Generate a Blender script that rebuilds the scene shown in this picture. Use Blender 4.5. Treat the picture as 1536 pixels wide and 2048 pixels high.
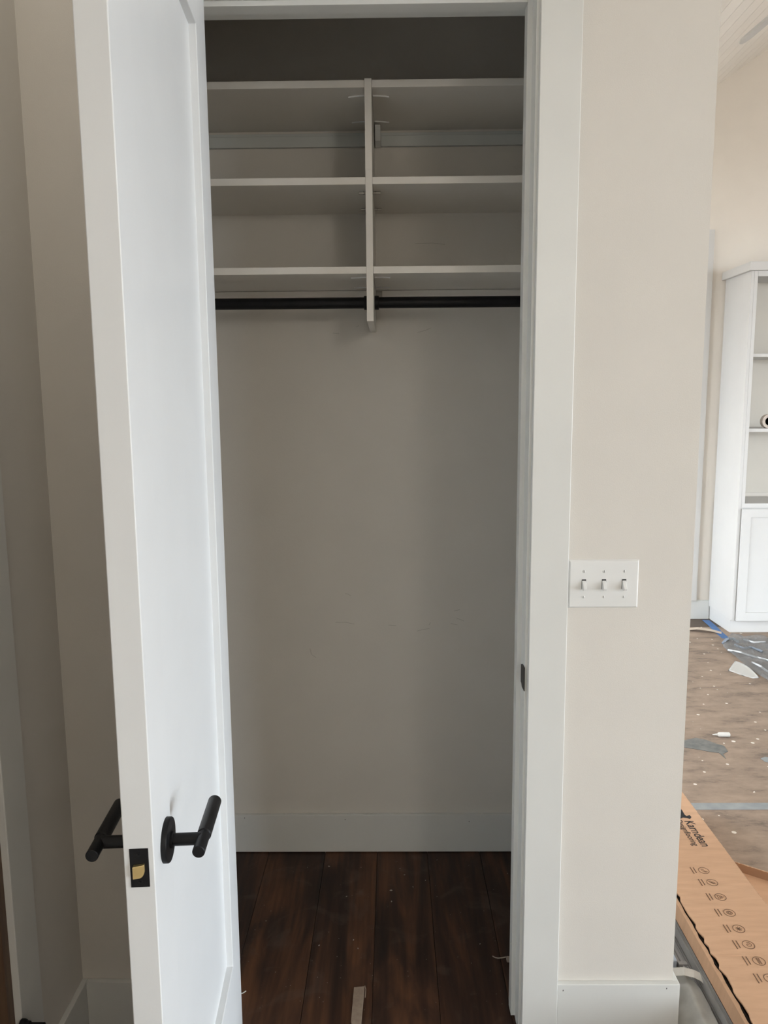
import bpy, bmesh, math, random
from mathutils import Vector, Matrix
random.seed(7)
for o in list(bpy.data.objects): bpy.data.objects.remove(o)
S = bpy.context.scene
COL = S.collection

# ------------------------------------------------------------------ camera
F_PX, PITCH, YAW, ROLL = 1526.9, 0.1407, -0.0113, 0.0082
CAM = Vector((0.0, -1.7254, 1.5731))
_f = Vector((math.sin(YAW)*math.cos(PITCH), math.cos(YAW)*math.cos(PITCH), -math.sin(PITCH)))
_r0 = Vector((math.cos(YAW), -math.sin(YAW), 0.0)); _d0 = _f.cross(_r0)
_r = math.cos(ROLL)*_r0 + math.sin(ROLL)*_d0
_d = -math.sin(ROLL)*_r0 + math.cos(ROLL)*_d0
cd = bpy.data.cameras.new('camera'); cam = bpy.data.objects.new('camera', cd); COL.objects.link(cam)
cd.sensor_fit = 'HORIZONTAL'; cd.sensor_width = 36.0; cd.lens = 36.0*F_PX/1536.0
cd.clip_start = 0.02; cd.clip_end = 100
M = Matrix((( _r.x, -_d.x, -_f.x), (_r.y, -_d.y, -_f.y), (_r.z, -_d.z, -_f.z))).to_4x4()
M.translation = CAM
cam.matrix_world = M
S.camera = cam

def pix(u, v):
    return (_r*((u-768)/F_PX) + _d*((v-1024)/F_PX) + _f)
def on_z(u, v, z=0.0):
    r = pix(u, v); return CAM + r*((z-CAM.z)/r.z)
def on_y(u, v, y):
    r = pix(u, v); return CAM + r*((y-CAM.y)/r.y)
def on_x(u, v, x):
    r = pix(u, v); return CAM + r*((x-CAM.x)/r.x)

# ------------------------------------------------------------------ world, light, exposure
W = bpy.data.worlds.new('world'); S.world = W; W.use_nodes = True
bg = W.node_tree.nodes['Background']; bg.inputs[0].default_value = (0.82, 0.91, 1.0, 1); bg.inputs[1].default_value = 17.0
S.view_settings.view_transform = 'Standard'; S.view_settings.look = 'None'
S.view_settings.exposure = 0.0; S.view_settings.gamma = 1.0; S.view_settings.use_curve_mapping = False

def portal(name, loc, aim, sx, sy):
    # sky portal filling a window opening: guides sampling of the daylight, adds no light itself
    l = bpy.data.lights.new(name, 'AREA'); l.shape = 'RECTANGLE'; l.size = sx; l.size_y = sy
    l.cycles.is_portal = True
    o = bpy.data.objects.new(name, l); COL.objects.link(o)
    o.location = loc; o.rotation_euler = (Vector(aim)-Vector(loc)).to_track_quat('-Z', 'Y').to_euler()
    return o
WB = (4.5, 6.4, 0.05, 2.9)     # rear window x0, x1, z0, z1
WR = (-3.8, 0.8, 0.05, 2.6)   # right window y0, y1, z0, z1
WS = (1.6, 3.2, 0.5, 2.4)     # side window y0, y1, z0, z1
portal('window_portal', ((WB[0]+WB[1])/2, -4.60, (WB[2]+WB[3])/2), ((WB[0]+WB[1])/2, 0, (WB[2]+WB[3])/2), WB[1]-WB[0], WB[3]-WB[2])
portal('window_portal', (7.80, (WR[0]+WR[1])/2, (WR[2]+WR[3])/2), (0, (WR[0]+WR[1])/2, (WR[2]+WR[3])/2), WR[1]-WR[0], WR[3]-WR[2])
portal('window_portal', (-2.10, (WS[0]+WS[1])/2, (WS[2]+WS[3])/2), (2, (WS[0]+WS[1])/2, (WS[2]+WS[3])/2), WS[1]-WS[0], WS[3]-WS[2])

# ------------------------------------------------------------------ materials
def mat(name, c, rough=0.5, c2=None, scale=6.0, bump=0.0, bscale=200.0, metal=0.0, spec=0.5, stretch=(1, 1, 1)):
    m = bpy.data.materials.new(name); m.use_nodes = True
    nt = m.node_tree; b = nt.nodes['Principled BSDF']
    b.inputs['Base Color'].default_value = (*c, 1); b.inputs['Roughness'].default_value = rough
    b.inputs['Metallic'].default_value = metal; b.inputs['Specular IOR Level'].default_value = spec
    tc = nt.nodes.new('ShaderNodeTexCoord'); mp = nt.nodes.new('ShaderNodeMapping')
    mp.inputs['Scale'].default_value = stretch
    nt.links.new(tc.outputs['Object'], mp.inputs['Vector'])
    n = nt.nodes.new('ShaderNodeTexNoise'); n.inputs['Scale'].default_value = scale; n.inputs['Detail'].default_value = 5
    nt.links.new(mp.outputs[0], n.inputs['Vector'])
    r = nt.nodes.new('ShaderNodeValToRGB')
    c2 = c2 or tuple(x*0.965 for x in c)
    r.color_ramp.elements[0].position = 0.3; r.color_ramp.elements[0].color = (*c, 1)
    r.color_ramp.elements[1].position = 0.7; r.color_ramp.elements[1].color = (*c2, 1)
    nt.links.new(n.outputs[0], r.inputs[0]); nt.links.new(r.outputs[0], b.inputs['Base Color'])
    if bump:
        n2 = nt.nodes.new('ShaderNodeTexNoise'); n2.inputs['Scale'].default_value = bscale; n2.inputs['Detail'].default_value = 3
        nt.links.new(mp.outputs[0], n2.inputs['Vector'])
        bp = nt.nodes.new('ShaderNodeBump'); bp.inputs['Strength'].default_value = bump; bp.inputs['Distance'].default_value = 0.002
        nt.links.new(n2.outputs[0], bp.inputs['Height']); nt.links.new(bp.outputs[0], b.inputs['Normal'])
    m['_r'] = r.name
    return m

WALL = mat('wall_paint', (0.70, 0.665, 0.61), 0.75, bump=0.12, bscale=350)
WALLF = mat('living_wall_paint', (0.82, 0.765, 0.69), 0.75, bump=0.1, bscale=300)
TRIM = mat('trim_paint', (0.71, 0.71, 0.68), 0.38, bump=0.03, bscale=120)
DOORP = mat('door_paint', (0.765, 0.775, 0.775), 0.35, bump=0.04, bscale=90)
CEILP = mat('ceiling_paint', (0.90, 0.86, 0.80), 0.6)
MELA = mat('white_melamine', (0.84, 0.80, 0.735), 0.42)
PLAST = mat('white_plastic', (0.78, 0.78, 0.76), 0.3)
BLACK = mat('black_metal', (0.006, 0.006, 0.007), 0.42, c2=(0.012, 0.012, 0.013), scale=40, spec=0.22)
BRASS = mat('brass', (0.75, 0.58, 0.28), 0.28, metal=0.85)
STEEL = mat('steel', (0.55, 0.53, 0.50), 0.3, metal=0.9)
DARK = mat('dark_hole', (0.015, 0.013, 0.012), 0.9)
CABW = mat('cabinet_paint', (0.64, 0.63, 0.61), 0.6, spec=0.25)
CABB = mat('cabinet_back', (0.62, 0.58, 0.51), 0.55)
RAILM = mat('rail_white', (0.60, 0.62, 0.60), 0.45)
BROWNW = mat('stained_wood', (0.16, 0.10, 0.06), 0.5, c2=(0.09, 0.05, 0.03), scale=5, stretch=(12, 12, 0.8))
SHIMW = mat('raw_pine', (0.34, 0.26, 0.19), 0.8, c2=(0.26, 0.19, 0.14), scale=60, bump=0.3)
PAPERW = mat('white_paper', (0.72, 0.70, 0.66), 0.6, c2=(0.55, 0.54, 0.50), scale=20)
GREYM = mat('grey_metal', (0.46, 0.44, 0.42), 0.42, c2=(0.34, 0.33, 0.32), scale=10, metal=0.2)
BLUE = mat('blue_tape', (0.08, 0.20, 0.46), 0.6, c2=(0.06, 0.15, 0.36), scale=40)
TAPEG = mat('grey_tape', (0.33, 0.35, 0.35), 0.55, c2=(0.25, 0.27, 0.28), scale=18)
PALEB = mat('pale_blue_foam', (0.62, 0.70, 0.80), 0.6)
INK = mat('black_ink', (0.012, 0.012, 0.014), 0.7)
INKB = mat('brown_ink', (0.17, 0.095, 0.055), 0.8)
CARD = mat('cardboard', (0.64, 0.395, 0.245), 0.8, c2=(0.57, 0.35, 0.215), scale=9, bump=0.15, bscale=60, stretch=(1, 6, 1))
CARDE = mat('cardboard_edge', (0.72, 0.50, 0.33), 0.85, c2=(0.30, 0.17, 0.10), scale=130)

def wood_floor():
    m = bpy.data.materials.new('dark_wood_plank'); m.use_nodes = True
    nt = m.node_tree; b = nt.nodes['Principled BSDF']; L = nt.links.new
    tc = nt.nodes.new('ShaderNodeTexCoord'); oi = nt.nodes.new('ShaderNodeObjectInfo')
    ad = nt.nodes.new('ShaderNodeVectorMath'); ad.operation = 'MULTIPLY_ADD'
    ad.inputs[1].default_value = (1, 1, 1)
    sc = nt.nodes.new('ShaderNodeVectorMath'); sc.operation = 'SCALE'; sc.inputs[0].default_value = (3, 7, 5)
    L(oi.outputs['Random'], sc.inputs['Scale']); L(tc.outputs['Object'], ad.inputs[0]); L(sc.outputs[0], ad.inputs[2])
    mp = nt.nodes.new('ShaderNodeMapping'); mp.inputs['Scale'].default_value = (1, 0.16, 1); L(ad.outputs[0], mp.inputs[0])
    n1 = nt.nodes.new('ShaderNodeTexNoise'); n1.inputs['Scale'].default_value = 8; n1.inputs['Detail'].default_value = 8; n1.inputs['Distortion'].default_value = 1.6
    L(mp.outputs[0], n1.inputs[0])
    r = nt.nodes.new('ShaderNodeValToRGB'); e = r.color_ramp.elements
    e[0].position = 0.30; e[0].color = (0.011, 0.0055, 0.0038, 1); e[1].position = 0.72; e[1].color = (0.135, 0.056, 0.025, 1)
    k = e.new(0.5); k.color = (0.046, 0.0205, 0.0115, 1)
    L(n1.outputs[0], r.inputs[0])
    mp2 = nt.nodes.new('ShaderNodeMapping'); mp2.inputs['Scale'].default_value = (1, 0.05, 1); L(ad.outputs[0], mp2.inputs[0])
    n2 = nt.nodes.new('ShaderNodeTexNoise'); n2.inputs['Scale'].default_value = 70; n2.inputs['Detail'].default_value = 4; L(mp2.outputs[0], n2.inputs[0])
    mx = nt.nodes.new('ShaderNodeMixRGB'); mx.blend_type = 'MULTIPLY'; mx.inputs[0].default_value = 0.55
    r2 = nt.nodes.new('ShaderNodeValToRGB'); r2.color_ramp.elements[0].color = (0.45, 0.42, 0.4, 1); r2.color_ramp.elements[1].color = (1.35, 1.3, 1.25, 1)
    r2.color_ramp.elements[0].position = 0.35; r2.color_ramp.elements[1].position = 0.65
    L(n2.outputs[0], r2.inputs[0]); L(r.outputs[0], mx.inputs[1]); L(r2.outputs[0], mx.inputs[2])
    # dusty smears
    n3 = nt.nodes.new('ShaderNodeTexNoise'); n3.inputs['Scale'].default_value = 6; n3.inputs['Detail'].default_value = 6; n3.inputs['Distortion'].default_value = 2.0
    L(tc.outputs['Object'], n3.inputs[0])
    r3 = nt.nodes.new('ShaderNodeValToRGB'); r3.color_ramp.elements[0].position = 0.55; r3.color_ramp.elements[1].position = 0.82
    r3.color_ramp.elements[0].color = (0, 0, 0, 1); r3.color_ramp.elements[1].color = (0.35, 0.35, 0.35, 1)
    L(n3.outputs[0], r3.inputs[0])
    m2 = nt.nodes.new('ShaderNodeMixRGB'); L(r3.outputs[0], m2.inputs[0]); L(mx.outputs[0], m2.inputs[1]); m2.inputs[2].default_value = (0.16, 0.125, 0.105, 1)
    L(m2.outputs[0], b.inputs['Base Color'])
    b.inputs['Roughness'].default_value = 0.5; b.inputs['Specular IOR Level'].default_value = 0.35
    bp = nt.nodes.new('ShaderNodeBump'); bp.inputs['Strength'].default_value = 0.15; bp.inputs['Distance'].default_value = 0.002
    L(n2.outputs[0], bp.inputs['Height']); L(bp.outputs[0], b.inputs['Normal'])
    return m
WOODF = wood_floor()

def ram_board():
    m = bpy.data.materials.new('floor_protection_paper'); m.use_nodes = True
    nt = m.node_tree; b = nt.nodes['Principled BSDF']; L = nt.links.new
    tc = nt.nodes.new('ShaderNodeTexCoord')
    n1 = nt.nodes.new('ShaderNodeTexNoise'); n1.inputs['Scale'].default_value = 5.0; n1.inputs['Detail'].default_value = 9; n1.inputs['Roughness'].default_value = 0.7
    mp = nt.nodes.new('ShaderNodeMapping'); mp.inputs['Scale'].default_value = (1, 2.2, 1); L(tc.outputs['Object'], mp.inputs[0]); L(mp.outputs[0], n1.inputs[0])
    r = nt.nodes.new('ShaderNodeValToRGB'); e = r.color_ramp.elements
    e[0].position = 0.34; e[0].color = (0.16, 0.122, 0.095, 1); e[1].position = 0.62; e[1].color = (0.37, 0.275, 0.205, 1)
    k = e.new(0.46); k.color = (0.29, 0.215, 0.162, 1)
    L(n1.outputs[0], r.inputs[0])
    v = nt.nodes.new('ShaderNodeTexVoronoi'); v.inputs['Scale'].default_value = 24
    L(tc.outputs['Object'], v.inputs['Vector'])
    sp_ = nt.nodes.new('ShaderNodeSeparateColor'); L(v.outputs['Color'], sp_.inputs[0])
    th_ = nt.nodes.new('ShaderNodeMath'); th_.operation = 'MULTIPLY_ADD'; th_.inputs[1].default_value = 0.42; th_.inputs[2].default_value = -0.20; L(sp_.outputs[0], th_.inputs[0])
    lt = nt.nodes.new('ShaderNodeMath'); lt.operation = 'LESS_THAN'; L(v.outputs['Distance'], lt.inputs[0]); L(th_.outputs[0], lt.inputs[1])
    n4 = nt.nodes.new('ShaderNodeTexNoise'); n4.inputs['Scale'].default_value = 4.5; L(tc.outputs['Object'], n4.inputs[0])
    gt = nt.nodes.new('ShaderNodeMath'); gt.operation = 'GREATER_THAN'; gt.inputs[1].default_value = 0.45; L(n4.outputs[0], gt.inputs[0])
    mu = nt.nodes.new('ShaderNodeMath'); mu.operation = 'MULTIPLY'; L(lt.outputs[0], mu.inputs[0]); L(gt.outputs[0], mu.inputs[1])
    mx = nt.nodes.new('ShaderNodeMixRGB'); L(mu.outputs[0], mx.inputs[0]); L(r.outputs[0], mx.inputs[1]); mx.inputs[2].default_value = (0.78, 0.72, 0.64, 1)
    L(mx.outputs[0], b.inputs['Base Color']); b.inputs['Roughness'].default_value = 0.7
    return m
RAM = ram_board()

def plastic_film(name, c, alpha):
    m = mat(name, c, 0.25, c2=tuple(x*0.7 for x in c), scale=9)
    m.node_tree.nodes['Principled BSDF'].inputs['Alpha'].default_value = alpha
    return m
FILM = plastic_film('clear_plastic', (0.42, 0.44, 0.45), 0.5)
BAG = mat('white_plastic_film', (0.88, 0.87, 0.83), 0.35, c2=(0.70, 0.69, 0.65), scale=22)

# ------------------------------------------------------------------ builders
BASE = {}
def link(name, bm, m, parent=None, smooth=False):
    me = bpy.data.meshes.new(name)
    base = BASE.get(parent.name, Vector((0, 0, 0))) if parent else Vector((0, 0, 0))
    if base.length: bmesh.ops.translate(bm, verts=bm.verts, vec=-base)
    bmesh.ops.recalc_face_normals(bm, faces=bm.faces)
    for f in bm.faces: f.smooth = smooth
    bm.to_mesh(me); bm.free()
    me.materials.append(m)
    o = bpy.data.objects.new(name, me); COL.objects.link(o)
    if parent: o.parent = parent; BASE[o.name] = base
    return o
def tag(o, label, cat, group=None, kind=None):
    o['label'] = label; o['category'] = cat
    if group: o['group'] = group
    if kind: o['kind'] = kind
    return o
def struct(o, label=None):
    o['kind'] = 'structure'
    if label: o['label'] = label
    return o
def thing(name, label, cat, loc=(0, 0, 0), group=None, local=False, rotz=0.0):
    o = bpy.data.objects.new(name, None); COL.objects.link(o); o.location = loc
    o.rotation_euler = (0, 0, rotz); o.empty_display_size = 0.05
    tag(o, label, cat, group)
    BASE[o.name] = Vector((0, 0, 0)) if local else Vector(loc)
    return o
def sharp_bevel(bm, w, seg=2):
    if w <= 0: return
    es = [e for e in bm.edges if len(e.link_faces) == 2 and e.calc_face_angle(0) > 0.5]
    bmesh.ops.bevel(bm, geom=es, offset=w, segments=seg, affect='EDGES', profile=0.5, clamp_overlap=True)
def bbox(x0, x1, y0, y1, z0, z1, bm=None, bev=0.0):
    b = bmesh.new()
    vs = [b.verts.new((x, y, z)) for z in (z0, z1) for y in (y0, y1) for x in (x0, x1)]
    for f in ((0, 2, 3, 1), (4, 5, 7, 6), (0, 1, 5, 4), (2, 6, 7, 3), (0, 4, 6, 2), (1, 3, 7, 5)):
        b.faces.new([vs[i] for i in f])
    bmesh.ops.recalc_face_normals(b, faces=b.faces)
    sharp_bevel(b, bev)
    if bm is None: return b
    t = bpy.data.meshes.new('t'); b.to_mesh(t); b.free(); bm.from_mesh(t); bpy.data.meshes.remove(t); return bm
def box(name, x0, x1, y0, y1, z0, z1, m, parent=None, bev=0.0):
    return link(name, bbox(x0, x1, y0, y1, z0, z1, bev=bev), m, parent)
def lathe(prof, axis, org, seg=40):
    """prof: [(radius, distance along axis)]; axis unit vector; closed by caps"""
    bm = bmesh.new(); ax = Vector(axis).normalized()
    u = ax.orthogonal().normalized(); v = ax.cross(u); org = Vector(org)
    rings = []
    for r, h in prof:
        rings.append([bm.verts.new(org + ax*h + (u*math.cos(2*math.pi*i/seg) + v*math.sin(2*math.pi*i/seg))*max(r, 1e-5)) for i in range(seg)])
    for a, b in zip(rings, rings[1:]):
        for i in range(seg): bm.faces.new((a[i], a[(i+1) % seg], b[(i+1) % seg], b[i]))
    bm.faces.new(rings[0]); bm.faces.new(rings[-1])
    return bm
def smooth_angle(o, ang=0.6):
    me = o.data
    for p in me.polygons: p.use_smooth = True
    bm = bmesh.new(); bm.from_mesh(me)
    for e in bm.edges:
        if len(e.link_faces) == 2 and e.calc_face_angle(0) > ang: e.smooth = False
    bm.to_mesh(me); bm.free(); return o
def lathed(name, prof, axis, org, m, parent=None, seg=40):
    return smooth_angle(link(name, lathe(prof, axis, org, seg), m, parent))
def prism(pts, z0, z1):
    """polygon pts (x,y) extruded from z0 to z1"""
    bm = bmesh.new()
    a = [bm.verts.new((x, y, z0)) for x, y in pts]; b = [bm.verts.new((x, y, z1)) for x, y in pts]
    n = len(pts)
    bm.faces.new(a); bm.faces.new(b)
    for i in range(n): bm.faces.new((a[i], a[(i+1) % n], b[(i+1) % n], b[i]))
    bmesh.ops.recalc_face_normals(bm, faces=bm.faces)
    bmesh.ops.triangulate(bm, faces=[f for f in bm.faces if len(f.verts) > 4])
    return bm
def tube(pts, r, seg=8):
    bm = bmesh.new(); rings = []
    pts = [Vector(p) for p in pts]
    for i, p in enumerate(pts):
        t = (pts[min(i+1, len(pts)-1)] - pts[max(i-1, 0)]).normalized()
        u = t.cross(Vector((0, 0, 1)));  u = u.normalized() if u.length > 1e-4 else t.orthogonal().normalized()
        v = t.cross(u)
        rr = r[i] if isinstance(r, (list, tuple)) else r
        rings.append([bm.verts.new(p + (u*math.cos(2*math.pi*k/seg) + v*math.sin(2*math.pi*k/seg))*rr) for k in range(seg)])
    for a, b in zip(rings, rings[1:]):
        for k in range(seg): bm.faces.new((a[k], a[(k+1) % seg], b[(k+1) % seg], b[k]))
    bm.faces.new(rings[0]); bm.faces.new(rings[-1]); return bm
def ribbon(pts, w, up=(0, 0, 1), th=0.0006, bm=None):
    """flat strip of width w following pts, thickness th along up"""
    bm = bm or bmesh.new(); up = Vector(up).normalized(); pts = [Vector(p) for p in pts]; rows = []
    for i, p in enumerate(pts):
        t = (pts[min(i+1, len(pts)-1)] - pts[max(i-1, 0)]).normalized(); s = t.cross(up).normalized()*w/2
        rows.append([bm.verts.new(q) for q in (p-s, p+s, p+s+up*th, p-s+up*th)])
    for a, b in zip(rows, rows[1:]):
        for k in range(4): bm.faces.new((a[k], a[(k+1) % 4], b[(k+1) % 4], b[k]))
    bm.faces.new(rows[0]); bm.faces.new(rows[-1][::-1]); return bm

# ------------------------------------------------------------------ setting: shell
XL = -0.7855; XW = 0.689; YB = 0.796; YF = 3.718; CH = 2.642; SL = 0.68
JR, JL, JT = 0.3075, -0.433, 2.4325      # inner faces of the closet door frame
def ceil_z(x): return CH + SL*(x-XW)

fl = bbox(-2.2, XW+0.04, -4.7, 3.84, -0.12, -0.012); bbox(XW+0.04, 7.9, -4.7, 3.84, -0.12, -0.001, fl)
floor = struct(link('floor', fl, mat('subfloor', (0.12, 0.09, 0.07), 0.9)), 'floor of dark wood planks')
# dark wood planks running into the closet
px = [-1.0, -0.82, -0.64, -0.445, -0.246, -0.062, 0.115, 0.30, 0.48, 0.729]
for i in range(len(px)-1):
    cut = [-2.6, (-0.9 + 0.37*((i*5) % 7)/3.0), 0.79]
    if px[i] < XL: x0 = XL + 0.001
    else: x0 = px[i]
    if px[i+1] <= x0+0.01: continue
    for a, b in ((-4.5, -0.55 - 0.12*((i*3) % 5)), (-0.55 - 0.12*((i*3) % 5), 0.794)):
        box('floor_plank', x0+0.0007, px[i+1]-0.0007, a+0.0007, b-0.0007, -0.0118, 0.0, WOODF, floor, bev=0.0005)

wf = bbox(XL-0.11, JL-0.019, 0.0, 0.12, -0.012, 3.0); bbox(JR+0.019, XW, 0.0, 0.12, -0.012, 3.0, wf)
bbox(JL-0.019, JR+0.019, 0.0, 0.12, JT+0.019, 3.0, wf)
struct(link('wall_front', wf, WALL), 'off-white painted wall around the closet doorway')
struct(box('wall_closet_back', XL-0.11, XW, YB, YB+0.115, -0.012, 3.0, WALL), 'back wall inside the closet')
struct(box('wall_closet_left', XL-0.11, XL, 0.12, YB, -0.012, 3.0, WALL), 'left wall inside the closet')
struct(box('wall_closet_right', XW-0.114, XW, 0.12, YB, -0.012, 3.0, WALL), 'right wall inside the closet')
# left wall with a doorway
wl = bbox(XL-0.11, XL, -0.335, 0.0, -0.012, CH); bbox(XL-0.11, XL, -4.6, -1.19, -0.012, CH, wl); bbox(XL-0.11, XL, -1.19, -0.335, 2.44, CH, wl)
struct(link('wall_left', wl, WALL), 'off-white wall behind the open door')
struct(box('wall_far', -2.2, 7.9, YF, YF+0.12, -0.012, 5.6, WALLF), 'cream gable wall of the living room')
def wall_with_window(name, axis, c0, c1, a0, a1, w0, w1, z0, z1, top, label):
    bm = bmesh.new()
    def q(u0, u1, zz0, zz1):
        if axis == 'x': bbox(c0, c1, u0, u1, zz0, zz1, bm)
        else: bbox(u0, u1, c0, c1, zz0, zz1, bm)
    q(a0, w0, -0.012, top); q(w1, a1, -0.012, top); q(w0, w1, -0.012, z0); q(w0, w1, z1, top)
    return struct(link(name, bm, WALLF), label)
wall_with_window('wall_right', 'x', 7.7, 7.82, -4.7, 3.718, WR[0], WR[1], WR[2], WR[3], 3.0, 'right wall of the living room with glass doors')
wall_with_window('wall_back', 'y', -4.62, -4.5, XL-0.11, 7.7, WB[0], WB[1], WB[2], WB[3], 5.6, 'rear wall with a wide glass opening')
wall_with_window('wall_side', 'x', -2.12, -2.0, YB+0.115, 3.718, WS[0], WS[1], WS[2], WS[3], 3.0, 'side wall of the living room with a window')
struct(box('ground_outside', -30, 30, -30, 30, -0.4, -0.3, mat('bare_soil', (0.20, 0.165, 0.13), 0.9)), 'ground outside the house')
def window_frame(n, axis, c, a0, a1, z0, z1, nb):
    bm = bmesh.new()
    def q(u0, u1, zz0, zz1):
        if axis == 'x': bbox(c-0.02, c+0.02, u0, u1, zz0, zz1, bm)
        else: bbox(u0, u1, c-0.02, c+0.02, zz0, zz1, bm)
    q(a0, a1, z0, z0+0.05); q(a0, a1, z1-0.05, z1)
    for i in range(nb+1):
        u = a0 + (a1-a0)*i/nb; q(max(a0, u-0.025), min(a1, u+0.025), z0, z1)
    struct(link('window_%d' % n, bm, TRIM), 'white window frame')
window_frame(1, 'y', -4.52, WB[0], WB[1], WB[2], WB[3], 3); window_frame(3, 'x', 7.72, WR[0], WR[1], WR[2], WR[3], 3); window_frame(2, 'x', -2.02, WS[0], WS[1], WS[2], WS[3], 2)

# ceilings: flat over the hall and closet, sloped boards over the living room
cb = bbox(-2.2, XW, -4.7, 0.0, CH, CH+0.1); bbox(-2.2, XW, YB+0.115, 3.84, CH, CH+0.1, cb); bbox(XL-0.11, XW, 0.0, YB+0.115, 2.9, 3.0, cb)
XR = 4.2
def slab(x0, x1, z0, z1, y0, y1, t, bm=None):
    b = bm or bmesh.new()
    vs = [b.verts.new(p) for p in ((x0, y0, z0), (x1, y0, z1), (x1, y1, z1), (x0, y1, z0), (x0, y0, z0+t), (x1, y0, z1+t), (x1, y1, z1+t), (x0, y1, z0+t))]
    for f in ((0, 1, 2, 3), (7, 6, 5, 4), (0, 4, 5, 1), (1, 5, 6, 2), (2, 6, 7, 3), (3, 7, 4, 0)): b.faces.new([vs[i] for i in f])
    return b
slab(XW, XR, ceil_z(XW)+0.012, ceil_z(XR)+0.012, -4.7, 3.84, 0.1, cb)
slab(XR, 7.9, ceil_z(XR)+0.012, ceil_z(XR)+0.012-SL*(7.9-XR), -4.7, 3.84, 0.1, cb)
ceiling = struct(link('ceiling', cb, CEILP), 'vaulted white board ceiling')
step = 0.113; x = 1.257 - step*5
while x < XR-0.02:
    x0 = max(x, XW)+0.0014; x1 = min(x+step, XR)-0.0014
    bm = slab(x0, x1, ceil_z(x0), ceil_z(x1), -4.5, YF-0.001, 0.012)
    sharp_bevel(bm, 0.0015, 1)
    link('ceiling_board', bm, CEILP, ceiling); x += step

# baseboards
def baseboard(name, x0, x1, y0, y1, z0, z1, label, holes=()):
    o = struct(box(name, x0, x1, y0, y1, z0, z1, TRIM, bev=0.0015), label)
    for c, n in holes:
        link('nail_hole', tube([Vector(c)-Vector(n)*0.0005+Vector((0, 0, -0.002)), Vector(c)-Vector(n)*0.0005+Vector((0.0005, 0, 0.002))], 0.0011, 6), DARK, o)
    return o
hb = lambda u, v, y: ((on_y(u, v, y)), Vector((0, -1, 0)))
baseboard('baseboard_closet_back', XL, XW-0.114, YB-0.014, YB, 0.003, 0.143, 'white baseboard along the closet back wall',
          [hb(489, 1636, YB-0.014), hb(690, 1639, YB-0.014), hb(938, 1643, YB-0.014)])
baseboard('baseboard_closet_left', XL, XL+0.014, 0.12, YB-0.014, 0.003, 0.143, 'white baseboard inside the closet at left')
baseboard('baseboard_closet_right', XW-0.128, XW-0.114, 0.12, YB-0.014, 0.003, 0.143, 'white baseboard inside the closet at right')
baseboard('baseboard_front_right', 0.3135+0.0875, XW+0.014, -0.014, 0.0, 0.006, 0.146, 'white baseboard below the light switch',
          [hb(1126, 1981, -0.014), hb(1333, 1977, -0.014)])
baseboard('baseboard_return', XW, XW+0.014, 0.0, YB+0.115, 0.006, 0.146, 'white baseboard around the wall corner')
baseboard('baseboard_front_left', XL+0.014, JL-0.095, -0.014, 0.0, 0.018, 0.152, 'white baseboard behind the open door')
baseboard('baseboard_left', XL, XL+0.014, -0.238, 0.0, 0.018, 0.152, 'white baseboard on the wall behind the open door')
baseboard('baseboard_far', 0.9, 2.3, YF-0.014, YF, 0.0, 0.14, 'white baseboard on the far living room wall')

# ------------------------------------------------------------------ closet doorway: jambs, stops, casing
jr = struct(box('trim_1', JR, JR+0.019, -0.001, 0.131, 0.0, JT+0.019, TRIM, bev=0.001), 'right jamb of the closet doorway')
st = prism([(JR-0.011, 0.047), (JR, 0.047), (JR, 0.085), (JR-0.008, 0.085), (JR-0.011, 0.082)], 0.008, JT)
link('door_stop_moulding', st, TRIM, jr)
lathed('hole_plug', [(0.0035, 0), (0.0035, 0.0012), (0.0028, 0.0016)], (-1, 0, 0), (JR-0.011, 0.06, 0.20), TRIM, jr, 16)
# strike plate on the jamb
sp = link('strike_plate', prism([(-0.004, -0.0285), (0.024, -0.0285), (0.034, -0.022), (0.042, -0.022), (0.042, 0.022), (0.034, 0.022), (0.024, 0.0285), (-0.004, 0.0285)], 0, 0.0016), BLACK, jr)
sp.data.transform(Matrix(((0, 0, -1, JR), (1, 0, 0, 0.0), (0, 1, 0, 0.93), (0, 0, 0, 1))))
sp['label'] = 'black metal strike plate'
jl = struct(box('trim_2', JL-0.019, JL, -0.001, 0.131, 0.0, JT+0.019, TRIM, bev=0.001), 'left jamb of the closet doorway')
box('door_stop_moulding', JL, JL+0.011, 0.047, 0.085, 0.008, JT, TRIM, jl, bev=0.001)
jh = struct(box('trim_3', JL, JR, -0.001, 0.131, JT, JT+0.019, TRIM, bev=0.001), 'head jamb of the closet doorway')
box('door_stop_moulding', JL+0.011, JR-0.011, 0.047, 0.085, JT-0.011, JT, TRIM, jh, bev=0.001)
struct(box('trim_4', 0.3135, 0.3135+0.087, -0.018, 0.0, 0.0, JT+0.006, TRIM, bev=0.0018), 'right casing board of the closet doorway')
struct(box('trim_5', JL-0.093, JL-0.006, -0.018, 0.0, 0.0, JT+0.006, TRIM, bev=0.0018), 'left casing board of the closet doorway')
struct(box('trim_6', JL-0.11, 0.3135+0.10, -0.02, 0.0, JT+0.006, JT+0.12, TRIM, bev=0.0018), 'head casing board of the closet doorway')
# doorway in the left wall
struct(box('trim_7', XL, XL+0.018, -0.327, -0.238, 0.0, 2.5, TRIM, bev=0.0018), 'white casing board on the left wall')
struct(box('trim_8', XL-0.11, XL+0.004, -0.352, -0.327, 0.0, 2.44, BROWNW, bev=0.001), 'brown wooden jamb in the left wall')
struct(box('door_2', XL-0.09, XL-0.05, -1.19, -0.354, 0.01, 2.43, mat('dark_red_wood', (0.03, 0.012, 0.010), 0.5), bev=0.002), 'dark wooden door in the left wall')
struct(box('trim_9', 2.05, 2.199, YF-0.03, YF, 0.14, 2.725, CABW, bev=0.002), 'white upright board on the far wall')

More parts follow.
